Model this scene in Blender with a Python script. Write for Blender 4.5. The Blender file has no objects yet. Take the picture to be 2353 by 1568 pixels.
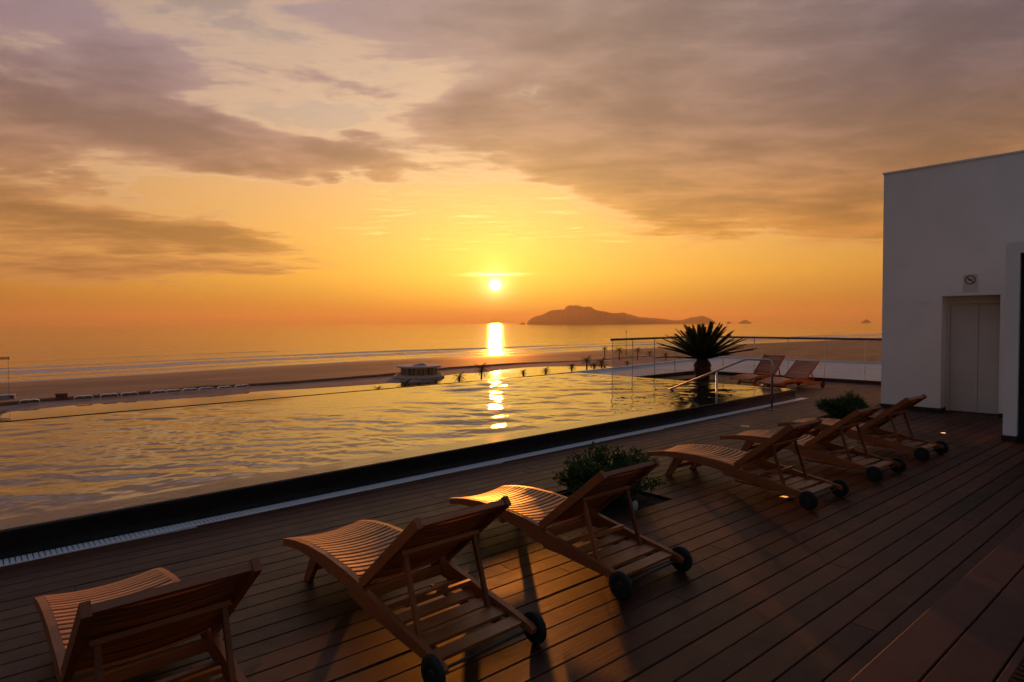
import bpy, bmesh, math, random
from mathutils import Vector, Matrix, noise as mnoise
random.seed(7)
SC = bpy.context.scene
COL = SC.collection
R = math.radians
AZ = 47.7                                   # heading of the view, degrees from +X towards +Y
F0 = Vector((math.cos(R(AZ)), math.sin(R(AZ)), 0)); R0 = Vector((math.sin(R(AZ)), -math.cos(R(AZ)), 0))
def polar(az, dist, z=0.0):                 # az: degrees to the right of the heading
    a = R(AZ - az); return Vector((math.cos(a)*dist, math.sin(a)*dist, z))

# ------------------------------------------------------------------ camera
cd = bpy.data.cameras.new('camera'); cam = bpy.data.objects.new('camera', cd); COL.objects.link(cam)
cd.sensor_width = 36; cd.lens = 36*1408/2353; cd.clip_start = .05; cd.clip_end = 60000
_p = math.atan(42/1408); _r = R(.256); U = Vector((0, 0, 1))
_F = F0*math.cos(_p) - U*math.sin(_p); _U = U*math.cos(_p) + F0*math.sin(_p)
_R2 = R0*math.cos(_r) - _U*math.sin(_r); _U2 = _U*math.cos(_r) + R0*math.sin(_r)
M = Matrix((_R2, _U2, -_F)).transposed().to_4x4(); M.translation = (0, 0, 1.7)
cam.matrix_world = M
SC.camera = cam

# ------------------------------------------------------------------ node helper
class NT:
    def __init__(s, tree): s.t = tree; s.n = tree.nodes; s.l = tree.links
    def node(s, typ, **kw):
        n = s.n.new(typ)
        for k, v in kw.items(): setattr(n, k, v)
        return n
    def put(s, sock, v):
        if v is None: return
        if hasattr(v, 'is_output'): s.l.new(v, sock)
        else: sock.default_value = v
    def m(s, op, a, b=None, c=None, clamp=False):
        n = s.node('ShaderNodeMath', operation=op, use_clamp=clamp)
        for i, v in enumerate((a, b, c)): s.put(n.inputs[i], v)
        return n.outputs[0]
    def vm(s, op, a, b=None, out=0):
        n = s.node('ShaderNodeVectorMath', operation=op)
        s.put(n.inputs[0], a)
        if b is not None: s.put(n.inputs['Scale'] if op == 'SCALE' else n.inputs[1], b)
        return n.outputs['Value'] if op in ('DOT_PRODUCT', 'LENGTH') else n.outputs[0]
    def ramp(s, fac, stops, interp='LINEAR'):
        n = s.node('ShaderNodeValToRGB'); cr = n.color_ramp; cr.interpolation = interp
        while len(cr.elements) < len(stops): cr.elements.new(.5)
        for e, (p, c) in zip(cr.elements, stops):
            e.position = p; e.color = (c, c, c, 1) if not hasattr(c, '__len__') else (*c, 1)
        s.put(n.inputs[0], fac); return n.outputs[0]
    def mix(s, f, a, b, mode='MIX'):
        n = s.node('ShaderNodeMix', data_type='RGBA', blend_type=mode); n.clamp_factor = True
        s.put(n.inputs['Factor'], f)
        s.put(n.inputs[6], (*a, 1) if isinstance(a, tuple) and len(a) == 3 else a)
        s.put(n.inputs[7], (*b, 1) if isinstance(b, tuple) and len(b) == 3 else b)
        return n.outputs[2]
    def sm(s, x, lo, hi, tlo=0.0, thi=1.0):
        n = s.node('ShaderNodeMapRange', interpolation_type='SMOOTHSTEP')
        for i, v in enumerate((x, lo, hi, tlo, thi)): s.put(n.inputs[i], v)
        return n.outputs[0]
    def noise(s, vec, scale, detail=4, rough=.5, dist=0.0, dim='3D'):
        n = s.node('ShaderNodeTexNoise', noise_dimensions=dim)
        s.put(n.inputs['Vector'], vec); n.inputs['Scale'].default_value = scale
        n.inputs['Detail'].default_value = detail; n.inputs['Roughness'].default_value = rough; n.inputs['Distortion'].default_value = dist
        return n.outputs[0]
    def comb(s, x, y, z=0.0):
        n = s.node('ShaderNodeCombineXYZ')
        for i, v in enumerate((x, y, z)): s.put(n.inputs[i], v)
        return n.outputs[0]
    def sep(s, v):
        n = s.node('ShaderNodeSeparateXYZ'); s.put(n.inputs[0], v); return n.outputs
    def mapv(s, v, scale=(1, 1, 1), rot=(0, 0, 0), loc=(0, 0, 0)):
        n = s.node('ShaderNodeMapping'); s.put(n.inputs[0], v)
        n.inputs['Scale'].default_value = scale; n.inputs['Rotation'].default_value = rot; n.inputs['Location'].default_value = loc
        return n.outputs[0]

# ------------------------------------------------------------------ sky and sun
SUN_AZ, SUN_EL = -1.54, 3.53
sd = polar(SUN_AZ, math.cos(R(SUN_EL)), math.sin(R(SUN_EL)))
W = bpy.data.worlds.new('World'); SC.world = W; W.use_nodes = True
W.node_tree.nodes.clear(); n = NT(W.node_tree)
tc = n.node('ShaderNodeTexCoord'); D = n.vm('NORMALIZE', tc.outputs['Generated'])
dx, dy, dz = n.sep(D)
el = n.m('MULTIPLY', n.m('ARCSINE', dz), 180/math.pi)
fx = n.vm('DOT_PRODUCT', D, tuple(R0)); fy = n.vm('DOT_PRODUCT', D, tuple(F0))
az = n.m('MULTIPLY', n.m('ARCTAN2', fx, fy), 180/math.pi)
cg = n.m('MINIMUM', n.vm('DOT_PRODUCT', D, tuple(sd)), .9999999)
gam = n.m('MULTIPLY', n.m('ARCCOSINE', cg), 180/math.pi)
elc = n.m('DIVIDE', n.m('MAXIMUM', el, 0.0), 90.0)
def EL(*st): return [(e/90, c) for e, c in st]
clearS = n.ramp(elc, EL((0, (.30, .155, .040)), (2.0, (.55, .27, .038)), (4.5, (.86, .43, .055)), (8, (.92, .47, .105)), (12, (.88, .48, .18)), (15.5, (.66, .45, .29)), (20, (.60, .45, .35)), (26, (.44, .34, .29)), (45, (.24, .23, .26)), (90, (.15, .165, .235))))
clearO = n.ramp(elc, EL((0, (.30, .095, .020)), (4, (.38, .125, .026)), (8, (.33, .155, .062)), (14, (.24, .15, .10)), (25, (.19, .150, .145)), (45, (.155, .155, .19)), (90, (.15, .165, .235))))
cloudS = n.ramp(elc, EL((0, (.46, .175, .040)), (4, (.46, .180, .042)), (8, (.49, .195, .034)), (13, (.42, .198, .090)), (18, (.35, .198, .135)), (26, (.38, .255, .195)), (45, (.17, .155, .175)), (90, (.11, .12, .17))))
cloudO = n.ramp(elc, EL((0, (.30, .115, .030)), (8, (.36, .145, .034)), (14, (.275, .132, .062)), (20, (.195, .115, .098)), (30, (.140, .112, .130)), (45, (.12, .118, .15)), (90, (.11, .12, .17))))
wsun = n.sm(gam, 6.0, 66.0, 1.0, 0.0)
wback = n.mix(n.sm(gam, 55.0, 115.0), (1.0, 1.0, 1.0), (.44, .72, .86))
clear = n.mix(wsun, clearO, clearS); cloud = n.mix(wsun, cloudO, cloudS)
cloud = n.mix(n.sm(az, -34.0, 6.0, 1.0, 0.0), cloud, (.90, .99, 1.34), 'MULTIPLY')
cloud = n.mix(n.m('MULTIPLY', n.sm(az, 10.0, 42.0, 0.0, 1.0), n.sm(el, 7.0, 19.0)), cloud, (.66, .76, 1.02), 'MULTIPLY')
# planar cloud-layer coordinates: streaks compress towards the horizon
iz = n.m('DIVIDE', 1.0, n.m('ADD', n.m('MAXIMUM', dz, 0.0), .055))
pl = n.comb(n.m('MULTIPLY', n.vm('DOT_PRODUCT', D, tuple(R0)), iz), n.m('MULTIPLY', n.vm('DOT_PRODUCT', D, tuple(F0)), iz))
pl = n.mapv(pl, loc=(-4.2, 6.6, 0.0))
warp = n.noise(pl, .9, 4, .6)
warp2 = n.noise(n.mapv(pl, loc=(7.3, 2.1, 0)), 1.1, 4, .6)
azw = n.m('ADD', az, n.m('MULTIPLY', n.m('SUBTRACT', warp, .5), 15.0))
elw = n.m('ADD', el, n.m('MULTIPLY', n.m('SUBTRACT', warp2, .5), n.m('MULTIPLY_ADD', el, .36, 1.6)))
det = n.noise(n.mapv(pl, scale=(.75, 1.0, 1)), 2.1, 6, .64, .35)
fine = n.noise(n.mapv(pl, scale=(.55, 1.2, 1), loc=(3, 1, 0)), 6.5, 5, .66)
def blob(a0, e0, wa, we, amp, tilt=0.0):
    da = n.m('DIVIDE', n.m('SUBTRACT', azw, a0), wa)
    e1 = n.m('SUBTRACT', elw, e0)
    if tilt: e1 = n.m('SUBTRACT', e1, n.m('MULTIPLY', n.m('SUBTRACT', azw, a0), tilt))
    de = n.m('DIVIDE', e1, we)
    q = n.m('ADD', n.m('MULTIPLY', da, da), n.m('MULTIPLY', de, de))
    return n.m('MULTIPLY', n.m('POWER', 2.71828, n.m('MULTIPLY', q, -1.0)), amp)
BLOBS = [(30, 17, 26, 7.5, 1.0, -.10), (8, 13.5, 10, 3.6, .75, -.28), (34, 9, 16, 3.2, .7, 0), (-25, 14.6, 13, 2.0, .95, -.06),
         (-11, 13.4, 6, 1.3, .7, -.1), (-38, 15, 9, 3.2, .75, 0), (-31, 20.0, 6, 2.4, .65, -.1), (-36, 8.0, 11, 1.9, 1.35, -.05), (-25, 7.2, 6.5, .8, 1.0, -.08),
         (-33, 4.4, 11, 1.15, 1.15, .03), (-19, 4.9, 7, .45, .7, .04), (-8, 25.5, 18, 2.6, .25, 0), (-3.5, 18.4, 3.4, 1.2, .7, 0), (-11.5, 16.6, 2.2, .7, .6, 0), (10, 24, 13, 4, .35, 0),
         (-9, 9.8, 13, 2.9, -.9, -.03), (-20, 10.4, 8, 1.6, -.5, 0), (-13, 18.6, 13, 1.5, -.34, -.05), (-24, 17.6, 5, 1.0, -.2, 0), (-2, 3.5, 40, 2.6, -.35, 0), (15, 4.2, 18, 2.2, -.9, 0), (-2, 5.5, 9, 4.2, -.9, 0)]
dens = n.m('MULTIPLY_ADD', n.m('SUBTRACT', det, .5), 1.75, n.sm(el, 2.0, 22.0, .12, .42))
for b in BLOBS: dens = n.m('ADD', dens, blob(*b))
dens = n.m('ADD', dens, n.m('MULTIPLY', n.m('SUBTRACT', fine, .5), .66))
cm = n.sm(dens, .10, .86)
# the lit edges and thin places of the cloud are brighter
edge = n.m('MULTIPLY', n.sm(dens, .18, .40), n.sm(dens, .44, .70, 1.0, 0.0))
thick = n.sm(n.m('ADD', dens, n.m('MULTIPLY', n.m('SUBTRACT', n.noise(n.mapv(pl, scale=(.8, 1.1, 1), loc=(4.4, 8.8, 0)), 1.7, 5, .58, .5), .5), 2.2)), .40, 1.7, 1.34, .70)
cloudc = n.vm('SCALE', cloud, thick)
sky = n.mix(n.m('MULTIPLY', cm, .95), clear, cloudc)
sky = n.mix(n.m('MULTIPLY', edge, n.m('MULTIPLY', wsun, n.sm(el, 6.0, 13.0, .06, .38))), sky, (.98, .64, .35))
# thin high ripples near the sun
rip = n.m('MULTIPLY', n.sm(n.noise(n.mapv(pl, scale=(.5, 1.5, 1), loc=(1, 5, 0)), 5.0, 5, .68, .6), .52, .72), n.m('MULTIPLY', n.sm(el, 6.0, 8.0), n.sm(el, 9.5, 13.5, 1.0, 0.0)))
rip = n.m('MULTIPLY', rip, n.m('MULTIPLY', n.sm(gam, 5.0, 22.0, 1.0, 0.0), n.m('SUBTRACT', 1.0, cm)))
sky = n.mix(n.m('MULTIPLY', rip, .75), sky, (1.25, .92, .36))
# glow of the sun through the thin cloud, then the disc itself
def expg(w, k): return n.m('MULTIPLY', n.m('POWER', 2.71828, n.m('DIVIDE', gam, -w)), k)
def addc(base, fac, colr): return n.vm('ADD', base, n.vm('SCALE', colr, fac))
g_el = n.m('SQRT', n.m('ADD', n.m('POWER', n.m('DIVIDE', n.m('SUBTRACT', az, SUN_AZ), 4.6), 2.0), n.m('POWER', n.m('DIVIDE', n.m('SUBTRACT', el, SUN_EL+2.2), 2.7), 2.0)))
sky = addc(sky, n.m('MULTIPLY', n.m('POWER', 2.71828, n.m('MULTIPLY', g_el, -.62)), n.sm(el, -.5, 3.0, .30, 1.0)), (.30, .33, .015))
sky = addc(sky, expg(.8, 1.0), (2.0, 1.7, .75))
strk = n.m('MULTIPLY', n.m('POWER', 2.71828, n.m('MULTIPLY', n.m('POWER', n.m('DIVIDE', n.m('SUBTRACT', el, n.m('MULTIPLY_ADD', n.m('SUBTRACT', warp, .5), .5, SUN_EL+.95)), .13), 2.0), -1.0)),
           n.m('POWER', 2.71828, n.m('MULTIPLY', n.m('POWER', n.m('DIVIDE', n.m('SUBTRACT', az, SUN_AZ), 2.2), 2.0), -1.0)))
sky = addc(sky, strk, (1.5, 1.3, .7))
sky = addc(sky, n.m('POWER', 2.71828, n.m('MULTIPLY', n.m('POWER', n.m('DIVIDE', gam, .34), 2.0), -1.0)), (13.0, 10.5, 6.0))
sky = n.mix(1.0, sky, wback, 'MULTIPLY')
ns = n.node('ShaderNodeTexSky', sky_type='NISHITA'); ns.sun_disc = False
ns.sun_elevation = R(SUN_EL); ns.sun_rotation = math.atan2(sd.x, sd.y); ns.dust_density = 3.0
bgA = n.node('ShaderNodeBackground'); n.put(bgA.inputs[0], ns.outputs[0]); bgA.inputs[1].default_value = .012
bgB = n.node('ShaderNodeBackground'); n.put(bgB.inputs[0], sky); bgB.inputs[1].default_value = 1.0
ad = n.node('ShaderNodeAddShader'); n.l.new(bgA.outputs[0], ad.inputs[0]); n.l.new(bgB.outputs[0], ad.inputs[1])
wo = n.node('ShaderNodeOutputWorld'); n.l.new(ad.outputs[0], wo.inputs[0])
W.cycles.sampling_method = 'MANUAL'; W.cycles.sample_map_resolution = 2048

sl = bpy.data.lights.new('sun', 'SUN'); sun = bpy.data.objects.new('sun', sl); COL.objects.link(sun)
sl.energy = 3.8; sl.angle = R(.9); sl.color = (1.0, .28, .035)
sun.rotation_euler = (-sd).to_track_quat('-Z', 'Y').to_euler(); sun.location = sd*60

vs = SC.view_settings; vs.view_transform = 'Standard'; vs.look = 'None'; vs.gamma = 1; vs.exposure = 0; vs.use_curve_mapping = False
SC.render.engine = 'CYCLES'; cy = SC.cycles
cy.use_denoising = True; cy.use_adaptive_sampling = True; cy.adaptive_threshold = .02; cy.adaptive_min_samples = 12; cy.max_bounces = 6; cy.diffuse_bounces = 3; cy.glossy_bounces = 4; cy.transparent_max_bounces = 24; cy.volume_bounces = 0
cy.sample_clamp_indirect = 4; cy.caustics_reflective = False; cy.caustics_refractive = False

# ------------------------------------------------------------------ mesh and object helpers
class MB:
    def __init__(s): s.v = []; s.f = []; s.m = []
    def face(s, *idx): s.f.append(tuple(idx)); s.m.append(0)
    def box(s, a, b, mi=0):
        x0, y0, z0 = a; x1, y1, z1 = b; k = len(s.v)
        s.v += [(x0,y0,z0),(x1,y0,z0),(x1,y1,z0),(x0,y1,z0),(x0,y0,z1),(x1,y0,z1),(x1,y1,z1),(x0,y1,z1)]
        for q in ((0,3,2,1),(4,5,6,7),(0,1,5,4),(1,2,6,5),(2,3,7,6),(3,0,4,7)): s.f.append(tuple(k+i for i in q))
        return s
    def prism(s, poly, axis, lo, hi):            # poly in the two other axes, extruded along axis
        k = len(s.v); N = len(poly)
        for h in (lo, hi):
            for p, q in poly: s.v.append({'x': (h, p, q), 'y': (p, h, q), 'z': (p, q, h)}[axis])
        s.f.append(tuple(k+i for i in range(N))[::-1]); s.f.append(tuple(k+N+i for i in range(N)))
        for i in range(N): j = (i+1) % N; s.f.append((k+i, k+j, k+N+j, k+N+i))
        return s
    def tube(s, pts, r, seg=8, cap=True):
        pts = [Vector(p) for p in pts]; k0 = len(s.v); N = len(pts)
        rr = r if hasattr(r, '__len__') else [r]*N
        up = Vector((0, 0, 1)); prev = None
        for i, p in enumerate(pts):
            t = (pts[min(i+1, N-1)]-pts[max(i-1, 0)]).normalized()
            if prev is None:
                a = t.cross(up)
                if a.length < 1e-3: a = t.cross(Vector((1, 0, 0)))
                a.normalize()
            else:
                a = (prev - t*prev.dot(t)).normalized()
            prev = a; b = t.cross(a)
            for j in range(seg):
                an = 2*math.pi*j/seg; s.v.append(tuple(p + (a*math.cos(an)+b*math.sin(an))*rr[i]))
        for i in range(N-1):
            for j in range(seg):
                j2 = (j+1) % seg; s.f.append((k0+i*seg+j, k0+i*seg+j2, k0+(i+1)*seg+j2, k0+(i+1)*seg+j))
        if cap:
            s.f.append(tuple(k0+j for j in range(seg))[::-1]); s.f.append(tuple(k0+(N-1)*seg+j for j in range(seg)))
        return s
    def lathe(s, prof, seg=24, c=(0, 0, 0), axis='z', sx=1.0, sy=1.0):
        k0 = len(s.v)
        for r, h in prof:
            for j in range(seg):
                a = 2*math.pi*j/seg; p, q = r*math.cos(a)*sx, r*math.sin(a)*sy
                s.v.append({'z': (c[0]+p, c[1]+q, c[2]+h), 'x': (c[0]+h, c[1]+p, c[2]+q), 'y': (c[0]+q, c[1]+h, c[2]+p)}[axis])
        for i in range(len(prof)-1):
            for j in range(seg):
                j2 = (j+1) % seg; s.f.append((k0+i*seg+j, k0+i*seg+j2, k0+(i+1)*seg+j2, k0+(i+1)*seg+j))
        return s
    def mesh(s, name, mat, smooth=False):
        me = bpy.data.meshes.new(name); me.from_pydata(s.v, [], s.f); me.update()
        if mat: me.materials.append(mat)
        if smooth:
            for p in me.polygons: p.use_smooth = True
        return me
    def obj(s, name, mat, parent=None, smooth=False, loc=None):
        return link(name, s.mesh(name, mat, smooth), parent, loc)
def link(name, me, parent=None, loc=None, rot=None, scale=None):
    o = bpy.data.objects.new(name, me); COL.objects.link(o)
    if parent is not None: o.parent = parent
    if loc is not None: o.location = loc
    if rot is not None: o.rotation_euler = rot
    if scale is not None: o.scale = scale
    return o
def thing(name, label, cat, loc=(0, 0, 0), rz=0.0, group=None):
    o = link(name, None, None, loc, (0, 0, rz)); o.empty_display_size = .1
    return tag(o, label, cat, group)
def tag(o, label, cat, group=None):
    o['label'] = label; o['category'] = cat
    if group: o['group'] = group
    return o
def struct(o): o['kind'] = 'structure'; return o
def smooth_by_angle(me, ang=35):
    for p in me.polygons: p.use_smooth = True
    me.set_sharp_from_angle(angle=R(ang))

# ------------------------------------------------------------------ materials
def mat(name, col, rough=.5, spec=.5, metal=0.0, bump=None, var=None, **kw):
    m = bpy.data.materials.new(name); m.use_nodes = True; t = NT(m.node_tree); b = t.n['Principled BSDF']
    b.inputs['Base Color'].default_value = (*col, 1); b.inputs['Roughness'].default_value = rough
    b.inputs['Specular IOR Level'].default_value = spec; b.inputs['Metallic'].default_value = metal
    for k, v in kw.items(): b.inputs[k].default_value = v
    g = t.node('ShaderNodeNewGeometry'); pos = g.outputs['Position']
    if var:                                   # (scale, low factor, high factor)
        f = t.noise(t.mapv(pos, scale=var[3] if len(var) > 3 else (1, 1, 1)), var[0], 5, .6)
        c = t.mix(t.sm(f, .3, .7), tuple(x*var[1] for x in col), tuple(min(1, x*var[2]) for x in col)); t.l.new(c, b.inputs['Base Color'])
    if bump:                                  # (scale, strength, distance)
        bn = t.node('ShaderNodeBump'); bn.inputs['Strength'].default_value = bump[1]; bn.inputs['Distance'].default_value = bump[2]
        t.l.new(t.noise(t.mapv(pos, scale=bump[3] if len(bump) > 3 else (1, 1, 1)), bump[0], 6, .6), bn.inputs['Height']); t.l.new(bn.outputs[0], b.inputs['Normal'])
    m['t'] = 1
    return m
def wood(name, col, rough, spec, axis, coat=0.0, tint=(.75, 1.25), grain=.5, object_space=True, rot=0.0, wear=None):
    m = bpy.data.materials.new(name); m.use_nodes = True; t = NT(m.node_tree); b = t.n['Principled BSDF']
    tcn = t.node('ShaderNodeTexCoord'); oi = t.node('ShaderNodeObjectInfo')
    if object_space: v = tcn.outputs['Object']
    else: v = t.node('ShaderNodeNewGeometry').outputs['Position']
    rnd = oi.outputs['Random']
    v = t.vm('ADD', t.mapv(v, rot=(0, 0, rot)), t.comb(t.m('MULTIPLY', rnd, 37.0), t.m('MULTIPLY', rnd, 91.0), t.m('MULTIPLY', rnd, 13.0)))
    sc = {'x': (1.2, 22, 22), 'y': (22, 1.2, 22)}[axis]
    gr = t.noise(t.mapv(v, scale=sc), 2.2, 7, .62, .8)
    blot = t.noise(v, 2.0, 4, .55)
    f = t.m('ADD', t.m('MULTIPLY', t.m('SUBTRACT', gr, .5), grain*2), t.m('MULTIPLY', t.m('SUBTRACT', blot, .5), .8))
    f = t.m('ADD', f, t.m('MULTIPLY_ADD', rnd, .80, .10), clamp=True)
    c = t.mix(f, tuple(x*tint[0] for x in col), tuple(x*tint[1] for x in col))
    t.l.new(c, b.inputs['Base Color'])
    rv = t.noise(v, 5.0, 5, .65)
    t.l.new(t.m('ADD', t.m('MULTIPLY', t.m('SUBTRACT', rv, .5), .28), rough, clamp=True), b.inputs['Roughness'])
    b.inputs['Specular IOR Level'].default_value = spec
    b.inputs['Coat Weight'].default_value = coat; b.inputs['Coat Roughness'].default_value = .44
    bn = t.node('ShaderNodeBump'); bn.inputs['Strength'].default_value = .35; bn.inputs['Distance'].default_value = .002
    t.l.new(gr, bn.inputs['Height']); t.l.new(bn.outputs[0], b.inputs['Normal'])
    return m
DECK_ROT = -R(2.5)
M_deck = wood('deck_wood', (.052, .0165, .0072), .50, .22, 'x', tint=(.42, 1.6), grain=.35, object_space=False, rot=-DECK_ROT)
M_trim = wood('step_wood', (.066, .021, .013), .58, .25, 'x', tint=(.7, 1.3), grain=.3, object_space=False, rot=-DECK_ROT)
M_teak = wood('teak', (.33, .104, .024), .54, .5, 'x', coat=.45, tint=(.55, 1.35), grain=.5)
M_teakY = wood('teak_rail', (.25, .072, .017), .58, .4, 'y', coat=.25, tint=(.55, 1.35), grain=.5)
M_seat_lit = wood('teak_seat_sunlit', (.50, .175, .042), .54, .5, 'x', coat=.4, tint=(.55, 1.35), grain=.5)  # lighter copy of the teak: low sun's glow on the seat slats put into the colour
M_under = mat('deck_joists', (.012, .009, .008), .9)
M_black = mat('black_pool_tile', (.008, .008, .009), .28, .45, bump=(3, .15, .004), var=(6, .6, 1.6))
M_coping = mat('wet_dark_stone', (.045, .035, .028), .14, .7, bump=(9, .35, .004), var=(5, .5, 1.5))
M_grate = mat('white_plastic_grate', (.90, .87, .84), .5, .4)
M_gutter = mat('gutter_dark', (.015, .015, .016), .8)
M_wall = mat('white_render', (.84, .83, .83), .9, .2, bump=(60, .25, .003), var=(.8, .93, 1.04))
M_skirt = mat('brown_skirting', (.030, .018, .013), .6, .4)
M_door = mat('lift_door_steel', (.60, .58, .56), .55, .5, var=(1.5, .92, 1.06))
M_gap = mat('door_gap', (.03, .03, .03), .8)
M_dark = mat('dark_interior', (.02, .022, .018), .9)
M_steel = mat('brushed_steel', (.40, .41, .43), .32, .5, .9)
M_railm = mat('dark_metal_rail', (.10, .11, .13), .38, .5, .7)
M_rubber = mat('black_rubber', (.012, .014, .013), .7, .35)
M_hub = mat('wheel_hub_plastic', (.018, .018, .016), .55, .4)
M_brass = mat('bolt_metal', (.35, .30, .24), .35, .5, .9)
M_soil = mat('dark_soil', (.018, .013, .010), .95, .2, bump=(40, .9, .02), var=(20, .5, 1.7))
M_stone = mat('white_stone', (.40, .39, .37), .7, .3, bump=(30, .3, .004), var=(12, .85, 1.1))
M_membrane = mat('pale_roof', (.52, .55, .56), .85, .3, var=(.35, .88, 1.06))
M_white = mat('white_canvas', (.74, .72, .70), .8, .3)
M_pav = mat('pavilion_paint', (.50, .44, .42), .8, .3)
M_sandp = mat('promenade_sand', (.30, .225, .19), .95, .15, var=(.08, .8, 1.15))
M_mat = mat('doormat_fibre', (.035, .022, .013), .95, .1)
M_red = mat('red_brown_cabin', (.16, .035, .018), .7, .3)
M_grey = mat('grey_cabin', (.33, .34, .35), .7, .3)
M_trunk = mat('palm_trunk', (.055, .035, .022), .95, .2, bump=(35, .8, .02), var=(16, .5, 1.5))
M_bark = mat('twig_bark', (.045, .03, .02), .9, .2)
M_signw = mat('sign_white', (.62, .60, .58), .5, .4)
M_signd = mat('sign_dark_red', (.10, .018, .018), .5, .4)
M_signk = mat('sign_black', (.03, .03, .03), .5, .4)
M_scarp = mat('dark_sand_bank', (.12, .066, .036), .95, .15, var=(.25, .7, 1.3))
M_isl = mat('island_rock', (.10, .060, .036), .95, .1, var=(.004, .7, 1.3))
def leafmat(name, col, trans=.25):
    m = mat(name, col, .6, .2, var=(9, .6, 1.5)); t = NT(m.node_tree); b = t.n['Principled BSDF']
    tr = t.node('ShaderNodeBsdfTranslucent'); tr.inputs[0].default_value = (col[0]*1.6, col[1]*1.7, col[2]*.8, 1)
    mx = t.node('ShaderNodeMixShader'); mx.inputs[0].default_value = trans
    t.l.new(b.outputs[0], mx.inputs[1]); t.l.new(tr.outputs[0], mx.inputs[2]); t.l.new(mx.outputs[0], t.n['Material Output'].inputs[0])
    return m
M_leaf = leafmat('shrub_leaf', (.030, .068, .016), .08)
M_frond = leafmat('cycad_frond', (.022, .034, .012), .12)
M_pfrond = leafmat('palm_frond', (.030, .036, .016), .12)
def glassmat(name, tint, gl=1.0):
    m = bpy.data.materials.new(name); m.use_nodes = True; t = NT(m.node_tree); t.n.remove(t.n['Principled BSDF'])
    lw_ = t.node('ShaderNodeLayerWeight'); lw_.inputs[0].default_value = .5
    fz = t.m('MULTIPLY_ADD', t.m('POWER', lw_.outputs['Facing'], 4.0), .6, .05)
    tr = t.node('ShaderNodeBsdfTransparent'); tr.inputs[0].default_value = (*tint, 1)
    gs = t.node('ShaderNodeBsdfGlossy'); gs.inputs['Roughness'].default_value = .02
    mx = t.node('ShaderNodeMixShader'); t.l.new(t.m('MULTIPLY', fz, gl, clamp=True), mx.inputs[0])
    t.l.new(tr.outputs[0], mx.inputs[1]); t.l.new(gs.outputs[0], mx.inputs[2]); t.l.new(mx.outputs[0], t.n['Material Output'].inputs[0])
    return m
M_glass = glassmat('balustrade_glass', (.94, .95, .94))
M_seal = mat('glass_edge', (.85, .78, .70), .45, .6)
M_pavglass = mat('tinted_pavilion_glass', (.05, .035, .025), .15, .5)
def emit(name, col, s):
    m = bpy.data.materials.new(name); m.use_nodes = True; b = m.node_tree.nodes['Principled BSDF']
    b.inputs['Emission Color'].default_value = (*col, 1); b.inputs['Emission Strength'].default_value = s; b.inputs['Base Color'].default_value = (.3, .3, .3, 1)
    return m
M_lamp = emit('lit_lamp_lens', (1.0, .62, .26), 2.2)
M_lampo = emit('lit_amber_lens', (1.0, .34, .08), 1.6)
M_lens = mat('unlit_lens', (.20, .17, .14), .3, .5)

# water of the pool: dark basin, real ripples in the mesh plus a fine bump
def water(name, col, rough, ior, bumps):
    m = bpy.data.materials.new(name); m.use_nodes = True; t = NT(m.node_tree); b = t.n['Principled BSDF']
    b.inputs['Base Color'].default_value = (*col, 1); b.inputs['Roughness'].default_value = rough; b.inputs['IOR'].default_value = ior
    pos = t.node('ShaderNodeNewGeometry').outputs['Position']; prev = None
    for sc, mp, st, dist, detail in bumps:
        bn = t.node('ShaderNodeBump'); bn.inputs['Strength'].default_value = st; bn.inputs['Distance'].default_value = dist
        t.l.new(t.noise(t.mapv(pos, scale=mp, rot=(0, 0, R(42))), sc, detail, .55, .4), bn.inputs['Height'])
        if prev is not None: t.l.new(prev, bn.inputs['Normal'])
        prev = bn.outputs[0]
    if prev is not None: t.l.new(prev, b.inputs['Normal'])
    return m, t, b, pos
M_pool, *_ = water('pool_water', (.020, .018, .018), .02, 2.6, [(3.2, (1, 1, 1), .22, .006, 2)])
M_film, *_ = water('overflow_film', (.030, .022, .016), .06, 1.5, [(7, (1, 1, 1), .4, .003, 3)])
M_lag, *_ = water('lagoon_water', (.05, .055, .055), .03, 1.7, [(.35, (1, 1, 1), .12, .02, 3)])

# ------------------------------------------------------------------ terrace structure
PX0, PX1 = -8.0, 13.62          # pool along X
PY0, PY1 = 5.74, 12.1
RIM = .215
mb = MB().box((-12, -9, -14), (18.7, 5.3, -.33)); mb.box((13.8, 5.3, -14), (18.7, 11.1, -.33))
struct(mb.obj('terrace_block', M_wall))
deck = MB().box((-11.9, -8.9, -.32), (18.6, 5.6, -.045)).box((13.72, 5.62, -.32), (18.6, 11.0, -.045)).obj('deck', M_under); struct(deck)

# boards: one shared mesh of unit length with eased edges, scaled along its length
BP, BW, BT = .150, .1440, .030
w2 = BW/2; e = .004
bprof = [(-w2, -BT), (w2, -BT), (w2, -e), (w2-e, 0), (-w2+e, 0), (-w2, -e)]
me_board = MB().prism(bprof, 'x', 0, 1).mesh('board', M_deck)
ca, sa = math.cos(DECK_ROT), math.sin(DECK_ROT)
def dfr(x, y): return (x*ca + y*sa, -x*sa + y*ca)          # world -> deck frame
def dto(s_, t_): return (s_*ca - t_*sa, s_*sa + t_*ca)
PITS = []                                                 # planting pits in the deck frame (s0, s1, t0, t1)
def pit(cx, cy, w, d):
    s0, t0 = dfr(cx, cy); t0 = round(t0/BP)*BP; nb = round(d/BP); PITS.append((s0-w/2, s0+w/2, t0-nb*BP/2-BP/2*(nb % 2), t0+nb*BP/2-BP/2*(nb % 2))); return PITS[-1]
pitA = pit(4.66, 3.68, .86, .90); pitB = pit(11.45, 4.0, 1.0, .75); pitC = pit(16.05, 9.45, .9, .9)
TSTEP = 1.10                                              # deck-frame line where the raised step starts
nboard = 0
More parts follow.
